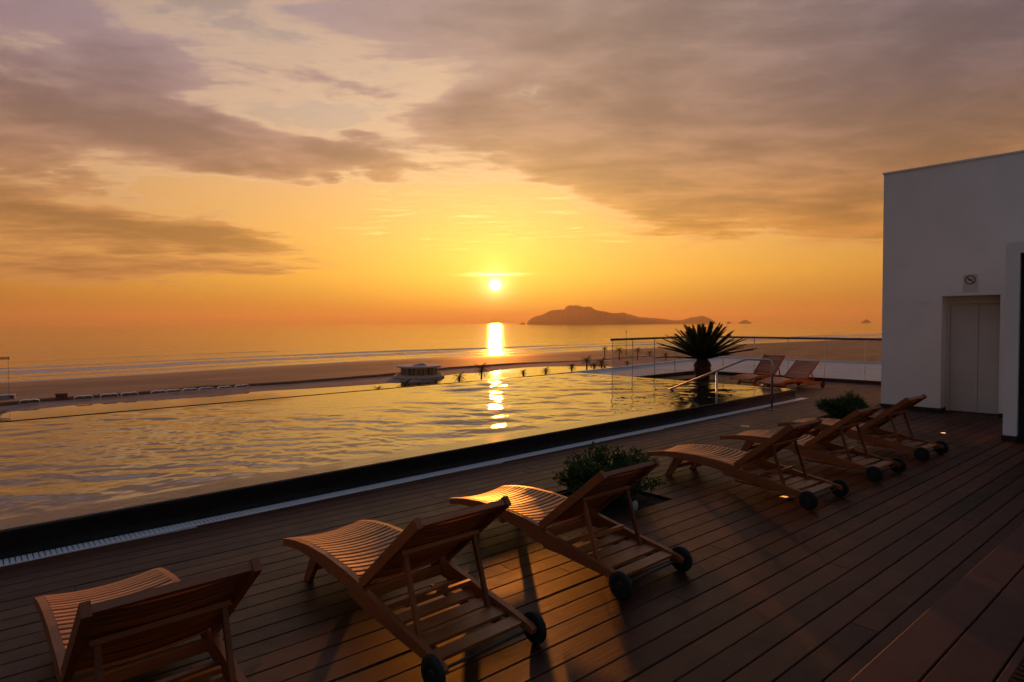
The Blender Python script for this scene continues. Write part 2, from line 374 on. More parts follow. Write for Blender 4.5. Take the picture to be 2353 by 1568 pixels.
def lay(t_, s0, s1):
    global nboard
    cut = [(s0, s1)]
    for a, b, c, d in PITS:
        if c-.01 < t_ < d+.01:
            new = []
            for u0, u1 in cut:
                if u1 <= a or u0 >= b: new.append((u0, u1)); continue
                if u0 < a: new.append((u0, a))
                if u1 > b: new.append((b, u1))
            cut = new
    for u0, u1 in cut:
        if u1-u0 < .03: continue
        x, y = dto(u0, t_)
        link('board', me_board, deck, (x, y, random.uniform(-.0012, .0012)), (0, 0, DECK_ROT), (u1-u0, 1, 1)); nboard += 1
i = 0
t_ = TSTEP + BP/2 + .004
while True:
    x_at = 5.66                                           # stop where the boards run under the drain
    # visible span of the main deck: from X=-4.5 to the glass
    s_lo = -4.6
    ylo = dto(s_lo, t_)[1]
    # world Y = s*sa + t*ca ; clip to Y < 5.62 while X < 13.7
    s_clip = (t_*ca - 5.62)/(-sa) if t_*ca > 5.62 + s_lo*-sa else s_lo
    s_start = max(s_lo, s_clip)
    if dto(s_start, t_)[0] > 13.78: s_start = max(s_start, 0); s_start = (13.78 + t_*sa)/ca
    if dto(s_start, t_)[1] > 10.9: break
    if s_start > s_lo + 18.2: s_start = max(s_start, (13.78 + t_*sa)/ca)
    s_end = (18.2 + t_*sa)/ca
    ye = dto(s_start, t_)[1]
    if ye < 10.85 and s_end > s_start:
        joint = s_start + random.uniform(1.5, 5.0); a = s_start
        while a < s_end:
            b = min(joint, s_end)
            if s_end-b < .8: b = s_end
            lay(t_, a, b-.004); a = b; joint = b + random.choice((5.4, 6.0, 7.2))
    t_ += BP; i += 1
    if i > 75: break

# raised step with two wide planks, then a mat on the landing
step = MB().prism([dto(-5, TSTEP-.02), dto(12, TSTEP-.02), dto(12, TSTEP-6), dto(-5, TSTEP-6)], 'z', -.04, .088).obj('step', M_trim); struct(step)
for k, (t0, wd) in enumerate(((TSTEP-.205, .20), (TSTEP-.415, .205), (TSTEP-.625, .205), (TSTEP-.835, .205), (TSTEP-1.045, .205), (TSTEP-1.255, .205))):
    for (a, b) in ((-4.6, 1.4), (1.404, 6.4), (6.404, 11.9)):
        pr = [(t0, .09), (t0+wd-.004, .09), (t0+wd-.004, .116), (t0+wd-.008, .12), (t0+.004, .12), (t0, .116)]
        link('plank', MB().prism(pr, 'x', a, b).mesh('plank', M_trim), step, rot=(0, 0, DECK_ROT))
fm = thing('floor_mat', 'dark brown ribbed floor mat at the corner of the step', 'mat', (*dto(2.6, TSTEP-.86), .1215), DECK_ROT)
MB().box((0, -.55, 0), (4.4, .40, .006)).obj('backing', M_mat, fm)
rb = MB()
for k in range(90): rb.box((k*.0485+.012, -.545, .006), (k*.0485+.036, .395, .011))
rb = rb.obj('ribs', M_mat, fm); rb['kind'] = 'stuff'

# ------------------------------------------------------------------ the pool
pool = thing('swimming_pool', 'long black-walled infinity pool filled to the brim', 'pool', (0, 0, 0))
MB().box((PX0, PY0, -.3), (PX1, PY0+.30, RIM-.02)).box((PX1-.30, PY0+.30, -.3), (PX1, PY1, RIM-.02)).obj('rim_wall', M_black, pool)
cp = MB()
cp.prism([(PY0-.012, RIM-.02), (PY0+.33, RIM-.02), (PY0+.33, RIM-.006), (PY0+.30, RIM-.001), (PY0-.006, RIM), (PY0-.012, RIM-.006)], 'x', PX0, PX1+.012)
cp.box((PX1-.34, PY0+.33, RIM-.02), (PX1+.012, PY1, RIM-.002)).obj('coping', M_coping, pool)
MB().box((PX0, PY1, -1.4), (PX1+.012, PY1+.16, RIM-.022)).box((PX0, PY1+.11, RIM-.022), (PX1+.012, PY1+.135, RIM+.005)).obj('infinity_edge', M_black, pool)
MB().box((PX0, PY0, -1.45), (PX1, PY1, -1.40)).box((PX0-.2, PY0, -1.45), (PX0, PY1, RIM)).obj('basin', M_black, pool)
# water surface: grid displaced by many small wave trains of very different lengths
import numpy as np
rng = np.random.default_rng(21)
xs = np.concatenate([np.arange(PX0, -1.5, .2), np.arange(-1.5, PX1-.30, .030), [PX1-.30]]); ys = np.arange(PY0+.31, PY1+.10, .028)
X_, Y_ = np.meshgrid(xs, ys); Z_ = np.zeros_like(X_)
def sm2(seed, k):                              # slowly varying field in about -1..1
    r = np.random.default_rng(seed); o = 0
    for i in range(7):
        an = r.uniform(0, 6.28); q = k*r.uniform(.5, 1.6); o = o + np.sin(q*(X_*math.cos(an)+Y_*math.sin(an))+r.uniform(0, 6.28))
    return o/3.2
wx, wy = .16*sm2(1, 2.2), .16*sm2(2, 2.2)
gust = [np.clip(.62+.55*sm2(10+i, .9), .10, 1.3) for i in range(3)]
for i in range(110):
    L = 10**rng.uniform(math.log10(.075), math.log10(1.15)); an = R(rng.normal(52, 26 if L > .3 else 48)); A = .00185*(L/.6)**1.28*rng.uniform(.5, 1.3)
    g_ = gust[0 if L > .5 else (1 if L > .2 else 2)]
    Z_ += A*g_*np.sin(2*math.pi/L*(math.cos(an)*(X_+wx*min(1, L*2))+math.sin(an)*(Y_+wy*min(1, L*2)))+rng.uniform(0, 6.28))
Z_ *= np.clip((Y_-PY0-.30)/.35, 0, 1)*.9+.1
Z_ *= .62
Z_ *= np.clip((PY1+.13-Y_)/.8, .15, 1)
nx, ny = len(xs), len(ys)
vv = np.stack([X_, Y_, RIM-.004+Z_], -1).reshape(-1, 3)
ii, jj = np.meshgrid(np.arange(nx-1), np.arange(ny-1)); k0 = (jj*nx+ii).ravel()
ff = np.stack([k0, k0+1, k0+nx+1, k0+nx], -1)
me = bpy.data.meshes.new('pool_water'); me.from_pydata(vv.tolist(), [], ff.tolist()); me.materials.append(M_pool)
me.polygons.foreach_set('use_smooth', [True]*len(me.polygons))
struct(link('pool_water', me))
# thin film of water standing on the coping
MB().box((PX0, PY0+.004, RIM+.0005), (PX1-.004, PY0+.315, RIM+.0025)).obj('overflow_film', M_film, pool)

# drain along the foot of the pool wall
gr = thing('drain_grate', 'narrow white slatted drain grate along the foot of the pool wall', 'grate')
MB().box((-4.6, 5.585, -.043), (13.95, 5.735, -.02)).obj('gutter', M_gutter, gr)
fr = MB().box((-4.6, 5.577, -.03), (13.95, 5.588, .006)).obj('frame', M_grate, gr)
barm = MB().box((-.0132, 5.590, -.016), (.0132, 5.730, .005)).mesh('bar', M_grate)
GP = .034
for k in range(300): link('bar', barm, gr, (.0+k*GP, 0, 0))
rest = MB()
for k in range(300, 410): rest.box((k*GP-.0132, 5.590, -.016), (k*GP+.0132, 5.730, .005))
for k in range(-135, 0): rest.box((k*GP-.0132, 5.590, -.016), (k*GP+.0132, 5.730, .005))
rest = rest.obj('far_bars', M_grate, gr); rest['kind'] = 'stuff'

# stainless handrail into the water
hx = 11.63
hr = thing('pool_handrail', 'stainless steel pool handrail with sloping end dipping into the water', 'handrail', (hx, 5.34, 0))
def arc(c, r, a0, a1, n_=6): return [(0, c[0]+r*math.cos(R(a0+(a1-a0)*i/n_)), c[1]+r*math.sin(R(a0+(a1-a0)*i/n_))) for i in range(n_+1)]
rp = [(0, 0, -.03), (0, 0, .88)] + arc((.085, .875), .085, 180, 90)[1:] + [(0, .50, .955)] + [(0, .56, .945), (0, .62, .92)] + [(0, 2.34, .195)]
MB().tube(rp, .021, 12).obj('rail_tube', M_steel, hr, True)
MB().tube([(0, 1.16, .69), (0, 1.16, -.9)], .019, 12).obj('post', M_steel, hr, True)
MB().lathe([(.0, .0), (.045, 0), (.045, .008), (.022, .014)], 20).obj('base_flange', M_steel, hr, True)

# ------------------------------------------------------------------ building with the lift
bl = thing('lift_building', 'white rendered block with a lift door at the right edge of the deck', 'building', (13.5, 4.02, 0))
# coordinates below are relative to the corner; front face is x=0, running to -y
DY0, DY1, DH, H = -1.84, -.985, 2.155, 4.56
wl = MB()
wl.box((0, DY1, 0), (.42, 0, DH)).box((0, DY0-4.2, 0), (.42, DY0, DH)).box((0, DY0-4.2, DH), (.42, 0, H))
wl.box((.42, -6.02, 0), (5.0, -.30+.30, H)).obj('wall', M_wall, bl)
MB().box((-.02, -6.04, H), (5.02, .02, H+.03)).obj('roof_capping', M_wall, bl)
sk = MB().box((-.014, DY1, 0), (-.0005, .012, .075)).box((-.014, DY0-.75, 0), (-.0005, DY0, .075)).box((0, DY1-.013, 0), (.36, DY1-.0005, .075)).box((-.014, .0005, 0), (5.0, .013, .075))
sk.obj('skirting', M_skirt, bl)
fr = MB().box((.33, DY1-.055, .004), (.415, DY1-.002, DH-.002)).box((.33, DY0+.002, .004), (.415, DY0+.05, DH-.002)).box((.33, DY0+.05, DH-.14), (.415, DY1-.055, DH-.002))
fr.obj('door_frame', M_door, bl)
ym = DY0 + .37
dp = MB().box((.375, ym+.003, .012), (.405, DY1-.058, DH-.143)).obj('door_panel', M_door, bl)
dp = MB().box((.385, DY0+.053, .012), (.412, ym-.001, DH-.143)).obj('door_panel', M_door, bl)
MB().box((.30, DY0, -.002), (.415, DY1, .008)).obj('door_sill', M_gap, bl)
MB().box((-.006, -.80, 2.03), (-.0005, -.56, 2.15)).obj('cover_plate', M_wall, bl)
MB().box((-.010, DY0-.20, 1.05), (-.0005, DY0-.11, 1.22)).obj('call_panel', M_door, bl)
# white entrance portal standing forward of the wall
X0 = 10.98-13.5; PYL = 1.72-4.02; PT = 2.79
pt = MB().box((X0, PYL-.155, 0), (.0, PYL, PT)).box((X0, PYL-3.2, PT-.15), (0, PYL-.155, PT)).obj('entrance_portal', M_wall, bl)
MB().box((X0-.012, PYL-.168, 0), (X0-.0005, PYL+.012, .075)).box((X0, PYL+.0005, 0), (-.016, PYL+.012, .075)).box((X0, PYL-.168, 0), (-.016, PYL-.1555, .075)).obj('portal_skirting', M_skirt, bl)
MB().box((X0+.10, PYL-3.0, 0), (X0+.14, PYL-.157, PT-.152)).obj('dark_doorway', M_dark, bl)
# no-smoking style sign above the lift
sg = thing('prohibition_sign', 'small square prohibition sign with a barred circle above the lift door', 'sign', (13.497, 2.611, 2.375))
MB().box((-.010, -.104, -.155), (0, .104, .155)).obj('plate', M_signw, sg)
cc = (-.0125, 0, .055)
MB().lathe([(.082, -.002), (.082, .002), (.066, .002), (.066, -.002), (.082, -.002)], 32, cc, 'x').obj('ring', M_signd, sg)
cs = .7071*.070
MB().prism([(cs+.006, .055+cs-.006), (cs-.006, .055+cs+.006), (-cs-.006, .055-cs+.006), (-cs+.006, .055-cs-.006)], 'x', -.0150, -.0132).obj('slash', M_signd, sg)
MB().box((-.0118, -.038, .048), (-.0104, .040, .062)).box((-.0118, -.030, .066), (-.0104, -.026, .086)).obj('cigarette_symbol', M_signk, sg)

# ------------------------------------------------------------------ glass balustrade round the far end
FX, FY, FH = 18.30, 10.90, 1.21
gb = thing('glass_balustrade', 'frameless glass balustrade with dark metal handrail round the far deck', 'balustrade', (FX, FY, 0))
MB().box((-4.55, -.06, -.04), (.06, .06, .09)).box((-.06, -8.9, -.04), (.06, -.06, .088)).obj('base_kerb', M_skirt, gb)
MB().box((-4.55, -.018, .0905), (.018, .018, .105)).box((-.018, -8.9, .0895), (.018, -.018, .1045)).obj('bottom_channel', M_seal, gb)
MB().tube([(-4.60, 0, FH), (0, 0, FH)], .032, 12).obj('handrail', M_railm, gb, True)
MB().tube([(0, .0, FH+.001), (0, -8.9, FH+.001)], .032, 12).obj('handrail', M_railm, gb, True)
jx = [-4.55, -3.60, -2.50, -1.39, -.28, 0]
for a, b in zip(jx, jx[1:]):
    if b-a < .4: b = a+.28
    MB().box((a+.006, -.006, .09), (b-.006, .006, FH-.02)).obj('glass_panel', M_glass, gb)
jy = [0, -.89, -1.93, -2.97, -4.01, -5.05, -6.09, -7.13, -8.17, -8.9]
for a, b in zip(jy, jy[1:]):
    MB().box((-.006, b+.006, .09), (.006, a-.006, FH-.02)).obj('glass_panel', M_glass, gb)
em = MB()
for a in jx[:-1]: MB().box((a-.006, -.0085, .106), (a+.006, .0085, FH-.03)).obj('glass_edge', M_seal, gb)
for b in jy[1:]: MB().box((-.0085, b-.007, .106), (.0085, b+.007, FH-.03)).obj('glass_edge', M_seal, gb)

# ------------------------------------------------------------------ sun loungers
WR = .60                                     # outer width of the frame
TOP = [(1.84, .226), (1.74, .250), (1.63, .270), (1.44, .291), (1.2, .299), (.93, .286), (.74, .263), (.70, .236), (.52, .211), (.36, .183), (.12, .149), (-.02, .124), (-.045, .105)]
BOT = [(-.04, .080), (.1, .094), (.36, .108), (.65, .131), (.86, .155), (.90, .192), (1.1, .208), (1.3, .217), (1.55, .222), (1.70, .206), (1.835, .178)]
def topz(v):
    T = TOP[::-1]
    for (a, za), (b, zb) in zip(T, T[1:]):
        if a <= v <= b: return za + (zb-za)*(v-a)/(b-a)
    return TOP[0][1]
def slat_mesh(name, half, wd, th, sag, mat_, nseg=8):
    m_ = MB(); N = nseg+1
    for i in range(N):
        u = -half + 2*half*i/nseg; z = -sag*(1-(u/half)**2)
        for (a, b) in ((-wd/2, -th), (wd/2, -th), (wd/2, -.003), (wd/2-.003, 0), (-wd/2+.003, 0), (-wd/2, -.003)): m_.v.append((u, a, z+b))
    for i in range(nseg):
        for j in range(6):
            j2 = (j+1) % 6; m_.f.append((i*6+j, i*6+j2, (i+1)*6+j2, (i+1)*6+j))
    m_.f.append(tuple(range(6))); m_.f.append(tuple((N-1)*6+k for k in range(6))[::-1])
    me_ = m_.mesh(name, mat_); bm = bmesh.new(); bm.from_mesh(me_); bmesh.ops.recalc_face_normals(bm, faces=bm.faces); bm.to_mesh(me_); bm.free()
    return me_
def obox(m_, p, q, wu, wn, u0=0.0):           # bar from p to q in the (y,z) plane: wide wu along x at u0, deep wn
    (y0, z0), (y1, z1) = p, q; d = Vector((0, y1-y0, z1-z0)).normalized(); nn = Vector((0, -d.z, d.y))
    k = len(m_.v)
    for (y, z) in ((y0, z0), (y1, z1)):
        for su, sn in ((-1, -1), (1, -1), (1, 1), (-1, 1)): m_.v.append((u0+su*wu/2, y+nn.y*sn*wn/2, z+nn.z*sn*wn/2))
    for f in ((0, 3, 2, 1), (4, 5, 6, 7), (0, 1, 5, 4), (1, 2, 6, 5), (2, 3, 7, 6), (3, 0, 4, 7)): m_.f.append(tuple(k+i for i in f))
    return m_
me_slat = slat_mesh('slat', WR/2-.036, .0355, .030, .026, M_seat_lit)
me_bslat = slat_mesh('back_slat', WR/2-.034, .0515, .016, .018, M_teak)
me_shelf = MB().box((-WR/2+.036, -.042, -.018), (WR/2-.036, .042, 0)).mesh('shelf_slat', M_teak)
rail_poly = TOP + BOT
BH, BTOP = (.742, .262), (.177, .728)          # hinge and top of the raised backrest
tyre_prof = [(.050, -.014), (.078, -.016), (.084, -.011), (.086, 0), (.084, .011), (.078, .016), (.050, .014), (.050, -.014)]
hub_prof = [(0, -.012), (.018, -.016), (.022, -.010), (.050, -.008), (.050, .008), (.022, .010), (.018, .016), (0, .012)]
def make_lounger(BTOP=BTOP):
    t = link('sun_lounger', None)
    for s_ in (-1, 1):
        u = s_*(WR/2-.0175)
        MB().prism(rail_poly, 'x', u-.0175, u+.0175).obj('side_rail', M_teakY, t)
        leg = MB().prism([(1.40, .205), (1.50, .215), (1.625, .0), (1.555, .0)], 'x', u-s_*.053-.0165, u-s_*.053+.0165); leg.obj('leg', M_teakY, t)
    MB().box((-WR/2+.07, 1.50, .085), (WR/2-.07, 1.525, .125)).obj('stretcher', M_teak, t)
    MB().box((-WR/2+.037, 1.20, .165), (WR/2-.037, 1.235, .205)).obj('cross_rail', M_teak, t)
    MB().box((-WR/2+.037, .765, .150), (WR/2-.037, .80, .205)).obj('cross_rail', M_teak, t)
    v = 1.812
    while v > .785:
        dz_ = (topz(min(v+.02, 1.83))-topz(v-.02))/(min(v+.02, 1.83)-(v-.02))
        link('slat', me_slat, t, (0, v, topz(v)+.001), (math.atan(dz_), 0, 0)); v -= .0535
    # backrest
    d = Vector((0, BTOP[0]-BH[0], BTOP[1]-BH[1])); Lb = d.length; d.normalize(); ang = math.atan2(d.z, d.y)
    for s_ in (-1, 1):
        m_ = MB(); obox(m_, BH, (BTOP[0]+d.y*.012, BTOP[1]+d.z*.012), .032, .055, s_*(WR/2-.016)); o = m_.obj('back_stile', M_teakY, t)
    nn = Vector((0, d.z, -d.y))                # pointing to the sea side of the backrest
    m_ = MB(); obox(m_, (BTOP[0]-d.y*.030, BTOP[1]-d.z*.030), (BTOP[0]+d.y*.004, BTOP[1]+d.z*.004), WR-.066, .030); m_.obj('top_rail', M_teak, t)
    k = .045
    while k < Lb-.055:
        p = Vector((0, BH[0], BH[1])) + d*k + nn*.018
        link('back_slat', me_bslat, t, p, (ang+math.pi, 0, math.pi) if False else (ang-math.pi, 0, 0)); k += .0555
    m_ = MB(); obox(m_, (BH[0]+d.y*.40-nn.y*.032, BH[1]+d.z*.40-nn.z*.032), (BH[0]+d.y*.45-nn.y*.032, BH[1]+d.z*.45-nn.z*.032), WR-.10, .022); m_.obj('back_brace', M_teak, t)
    # prop that holds the backrest up
    pt_ = (BH[0]+d.y*.425-nn.y*.034, BH[1]+d.z*.425-nn.z*.034)
    for s_ in (-1, 1):
        m_ = MB(); obox(m_, pt_, (.265, .128), .022, .026, s_*(WR/2-.075)); m_.obj('prop_bar', M_teakY, t)
    MB().box((-WR/2+.05, .245, .112), (WR/2-.05, .275, .134)).obj('prop_cross_bar', M_teak, t)
    MB().box((-WR/2+.086, .40, .22), (WR/2-.086, .424, .245)).obj('prop_cross_bar', M_teak, t)
    for v in (.065, .195, .325, .455): link('shelf_slat', me_shelf, t, (0, v, .106+.018+v*.055), (.055, 0, 0))
    MB().box((-WR/2+.036, .58, .14), (WR/2-.036, .61, .175)).obj('cross_rail', M_teak, t)
    for s_ in (-1, 1): MB().box((s_*.21-.018, .12, .083), (s_*.21+.018, .78, .103)).obj('shelf_bearer', M_teakY, t)
    MB().tube([(-WR/2-.038, 0, .086), (WR/2+.038, 0, .086)], .008, 8).obj('axle', M_hub, t)
    for s_ in (-1, 1):
        w = MB().lathe(hub_prof, 24, (s_*(WR/2+.022), 0, .086), 'x').obj('wheel', M_hub, t)
        MB().lathe(tyre_prof, 28, (s_*(WR/2+.022), 0, .086), 'x').obj('tyre', M_rubber, w, True)
        MB().lathe([(0, -.004), (.008, -.004), (.008, .003), (0, .004)], 10, (s_*(WR/2-.012), BH[0], BH[1]), 'x').obj('hinge_bolt', M_brass, t)
    return t
def copy_tree(o, parent=None):
    c = o.copy(); COL.objects.link(c); c.parent = parent
    for ch in o.children: copy_tree(ch, c)
    return c
proto = make_lounger()
# x, y of the left wheel on the deck and the yaw, then what sets it apart
LS = [(.292, 2.321, .003, 'teak sun lounger cut off by the lower left corner, nearest the drain end'),
      (1.615, 2.300, -.010, 'teak sun lounger in the foreground, second from the left in the near row'),
      (3.005, 2.299, -.023, 'teak sun lounger with sunlit foot end, just in front of the ragged shrub'),
      (5.683, 2.259, -.054, 'teak sun lounger beyond the ragged shrub, beside the amber deck lamp'),
      (7.163, 2.178, -.055, 'teak sun lounger second from the white building in the near row'),
      (8.652, 2.118, -.075, 'teak sun lounger nearest the white building, in front of the round bush')]
for i, (x, y, th, lab) in enumerate(LS):
    o = proto if i == 0 else copy_tree(proto)
    o.location = (x + math.cos(th)*WR/2, y + math.sin(th)*WR/2, 0); o.rotation_euler = (0, 0, th)
    tag(o, lab, 'sun lounger', 'loungers lined up facing the pool')
for (x, y, th, bt, lab) in ((16.94, 7.61, R(85), (.20, .760), 'far teak sun lounger by the glass balustrade, the one nearer the cycad'),
                            (16.45, 6.54, R(82.4), (.15, .668), 'far teak sun lounger by the glass balustrade, the one nearer the white building')):
    o = make_lounger(bt); o.location = (x, y, 0); o.rotation_euler = (0, 0, th); tag(o, lab, 'sun lounger', 'loungers by the glass balustrade')

# ------------------------------------------------------------------ deck lamps
def deck_lamp(x, y, lens, label, r=.042):
    t = thing('deck_lamp', label, 'lamp', (x, y, 0), group='round lamps let into the deck')
    MB().lathe([(r*.72, .001), (r*.74, .007), (r*.95, .007), (r, .002), (r, -.004)], 24).obj('ring', M_steel, t, True)
    MB().lathe([(0, .0075), (r*.5, .0072), (r*.73, .0045), (r*.73, .001)], 24).obj('lens', lens, t, True)
deck_lamp(5.906, 2.579, M_lampo, 'lit amber deck lamp under the rail of the fourth lounger')
deck_lamp(8.42, 2.48, M_lamp, 'lit deck lamp glimpsed through the shelf slats of the fifth lounger')
deck_lamp(11.027, 2.432, M_lamp, 'lit warm deck lamp on open deck in front of the lift door')
deck_lamp(15.95, 7.60, M_lamp, 'lit deck lamp under the far loungers beside the pool end')
deck_lamp(9.471, 4.788, M_lens, 'unlit pale deck lamp between the pool wall and the fifth lounger', .075)
deck_lamp(14.15, 5.30, M_lens, 'unlit pale deck lamp beside the end of the drain grate', .075)

# ------------------------------------------------------------------ planting pits, shrubs, cycad
def soil(p, name, label):
    s0, s1, t0, t1 = p; t = thing(name, label, 'planting pit', (*dto((s0+s1)/2, (t0+t1)/2), -.04), DECK_ROT)
    a, b = (s1-s0)/2, (t1-t0)/2
    m_ = MB(); N = 16; rnd = random.Random(int(s0*100))
    for j in range(N+1):
        for i in range(N+1):
            x, y = -a+2*a*i/N, -b+2*b*j/N; inside = 0 < i < N and 0 < j < N
            m_.v.append((x, y, .004 + (rnd.uniform(0, .03) if inside else 0)))
    for j in range(N):
        for i in range(N): k = j*(N+1)+i; m_.f.append((k, k+1, k+N+2, k+N+1))
    m_.obj('soil', M_soil, t, True)
    MB().box((-a-.004, -b-.004, 0), (a+.004, -b+.004, .034)).box((-a-.004, b-.004, 0), (a+.004, b+.004, .034)).box((-a-.004, -b+.005, 0), (-a+.004, b-.005, .034)).box((a-.004, -b+.005, 0), (a+.004, b-.005, .034)).obj('edging', M_skirt, t)
    return t
soil(pitA, 'planting_pit', 'dark square planting pit in the deck under the ragged shrub')
soil(pitB, 'planting_pit', 'dark planting pit under the round bush by the white building')
soil(pitC, 'planting_pit', 'dark planting pit at the foot of the cycad')
def shrub(name, label, loc, rx, ry, h, nl, seed, stray=0, leaf=(.035, .015)):
    rnd = random.Random(seed); t = thing(name, label, 'shrub', loc)
    st = MB(); lf = MB(); tips = []
    for k in range(46):
        a = rnd.uniform(0, 6.283); rr = math.sqrt(rnd.random()); hh = h*rnd.uniform(.55, 1.0)*(1-.40*rr**2)
        tip = Vector((math.cos(a)*rx*rr, math.sin(a)*ry*rr, hh)); b = Vector((tip.x*.18, tip.y*.18, 0))
        mid = (b+tip)/2 + Vector((tip.x*.12, tip.y*.12, .03))
        st.tube([b, mid, tip], [.006, .004, .002], 5); tips.append((b, mid, tip))
    for k in range(stray):
        tip = Vector((-rx*rnd.uniform(1.0, 1.25), ry*rnd.uniform(-.2, .5), h*rnd.uniform(.35, .75))); b = Vector((-.05, 0, .02)); mid = (b+tip)/2+Vector((0, 0, -.03))
        st.tube([b, mid, tip], [.006, .004, .002], 5); tips += [(b, mid, tip)]*3
    for k in range(nl):
        b, mid, tip = rnd.choice(tips); s_ = rnd.random()**.55
        p = b.lerp(mid, s_*2) if s_ < .5 else mid.lerp(tip, s_*2-1)
        p = p + Vector((rnd.gauss(0, .03), rnd.gauss(0, .03), rnd.gauss(0, .022)))
        if p.z < .01: p.z = .01+rnd.random()*.03
        d = Vector((rnd.gauss(0, 1)+p.x*2, rnd.gauss(0, 1)+p.y*2, rnd.gauss(.5, .8))).normalized(); sd_ = d.cross(Vector((rnd.gauss(0, 1), rnd.gauss(0, 1), rnd.gauss(0, 1)))).normalized()
        L = leaf[0]*rnd.uniform(.6, 1.3); w = leaf[1]*rnd.uniform(.7, 1.3); nrm = d.cross(sd_)*(.2*w)
        q = len(lf.v); lf.v += [tuple(p), tuple(p+d*L*.5+sd_*w/2+nrm), tuple(p+d*L), tuple(p+d*L*.5-sd_*w/2+nrm)]; lf.f += [(q, q+1, q+2), (q, q+2, q+3)]
    st.obj('stems', M_bark, t); o = lf.obj('foliage', M_leaf, t); o['kind'] = 'stuff'
    return t
shrub('shrub', 'ragged dark green shrub in the deck behind the third lounger', (4.64, 3.70, -.03), .48, .44, .58, 10500, 3, 6, (.042, .020))
shrub('shrub', 'dense round dark green bush by the corner of the white building', (11.45, 3.98, -.03), .58, .42, .50, 14000, 5, 0, (.040, .014))
st = MB()
bm = bmesh.new(); bmesh.ops.create_icosphere(bm, subdivisions=2, radius=1)
for v in bm.verts:
    f = 1+.12*mnoise.noise(v.co*1.4); v.co = Vector((v.co.x*.036*f, v.co.y*.034*f, v.co.z*.058*f))
me = bpy.data.meshes.new('white_stone'); bm.to_mesh(me); bm.free(); me.materials.append(M_stone)
for p in me.polygons: p.use_smooth = True
tag(link('white_stone', me, None, (4.52, 3.33, .03), (.2, .1, .4)), 'white egg-shaped stone lying in the soil under the ragged shrub', 'stone')

def frond_mesh(L, droop, nleaf, leafl, seed, mat_, curl=.6, wide=.011):
    rnd = random.Random(seed); m_ = MB(); P_ = []
    ang = 0.0; x = z = 0.0; n_ = 16
    for i in range(n_+1):
        P_.append(Vector((x, 0, z))); ang = -droop*(i/n_)**1.3; x += math.cos(ang)*L/n_; z += math.sin(ang)*L/n_
    m_.tube(P_, [.011*(1-.8*i/n_) for i in range(n_+1)], 5)
    for k in range(nleaf):
        s_ = .10+.90*k/(nleaf-1); i = min(n_-1, int(s_*n_)); p = P_[i].lerp(P_[i+1], s_*n_-i); tdir = (P_[i+1]-P_[i]).normalized()
        l_ = leafl*min(1, .35+s_*3.5)*(1 if s_ < .8 else 1-(s_-.8)*1.9)*rnd.uniform(.9, 1.1)
        for sg_ in (-1, 1):
            dd = (Vector((0, sg_, 0))*.80 + tdir*.52 + Vector((-tdir.z, 0, tdir.x))*curl*.55).normalized()
            ns_ = tdir*wide/2; tip = p+dd*l_ + Vector((0, 0, -.012)); q = len(m_.v)
            m_.v += [tuple(p-ns_), tuple(p+ns_), tuple(p+dd*l_*.6+ns_*.8), tuple(tip), tuple(p+dd*l_*.6-ns_*.8)]; m_.f += [(q, q+1, q+2, q+4), (q+4, q+2, q+3)]
    return m_.mesh('frond', mat_)
cyc = thing('cycad', 'dark cycad with a stiff crown of fronds standing beyond the pool end', 'cycad', (16.05, 9.42, -.03))
tk = MB(); prof = []
for i in range(15):
    z = i*.052; r = (.205 - .03*math.sin(i*1.9)*.3) if i < 11 else .20-.03*(i-10); prof.append((r*(.86+.26*min(1, i/7)) + .012*(i % 2), z))
tk.lathe(prof, 18).obj('trunk', M_trunk, cyc)
fm_ = [frond_mesh(1.34, .16, 74, .125, 11, M_frond, wide=.020), frond_mesh(1.26, .24, 70, .120, 12, M_frond, wide=.020), frond_mesh(1.38, .08, 76, .125, 13, M_frond, wide=.020)]
rnd = random.Random(4)
for k in range(72):
    f = (k+.5)/72; el_ = 9 + 68*f**1.05 + rnd.uniform(-5, 5); a = k*2.39996+rnd.uniform(-.15, .15)
    link('frond', fm_[k % 3], cyc, (math.cos(a)*.08, math.sin(a)*.08, .64+.06*f), (0, -R(el_), a), [rnd.uniform(.92, 1.04)*(1.06-.30*f)]*3)

# ------------------------------------------------------------------ the shore below
GZ, SZ = -14.0, -15.5
SH = [(-4000, 215), (-300, 226), (10, 237), (130, 250), (300, 239), (675, 211), (1500, 190), (16000, 180)]
def shore(x):
    for (a, ya), (b, yb) in zip(SH, SH[1:]):
        if a <= x <= b:
            f = (x-a)/(b-a); f = f*f*(3-2*f); return ya+(yb-ya)*f
    return SH[-1][1] if x > 0 else SH[0][1]
def gridmesh(name, xs, ts, zf, mat_):
    v = []; uv = []
    for t in ts:
        for x in xs: v.append((x, shore(x)+t, zf(x, t))); uv.append((x, t))
    n_ = len(xs); f = [(j*n_+i, j*n_+i+1, (j+1)*n_+i+1, (j+1)*n_+i) for j in range(len(ts)-1) for i in range(n_-1)]
    me = bpy.data.meshes.new(name); me.from_pydata(v, [], f); me.materials.append(mat_)
    ul = me.uv_layers.new(name='UVMap')
    for lp in me.loops: ul.data[lp.index].uv = uv[lp.vertex_index]
    for p in me.polygons: p.use_smooth = True
    return struct(link(name, me))
def spread(a, b, n_, p=1.0): return [a+(b-a)*(i/n_)**p for i in range(n_+1)]
def mirror_t(): return None
M_sand = bpy.data.materials.new('beach_sand'); M_sand.use_nodes = True; t = NT(M_sand.node_tree); b = t.n['Principled BSDF']
uvn = t.node('ShaderNodeUVMap'); ux, ut, _ = t.sep(uvn.outputs[0]); pos = t.node('ShaderNodeNewGeometry').outputs['Position']
wob = t.m('MULTIPLY', t.m('SUBTRACT', t.noise(pos, .02, 4, .6), .5), 26.0)
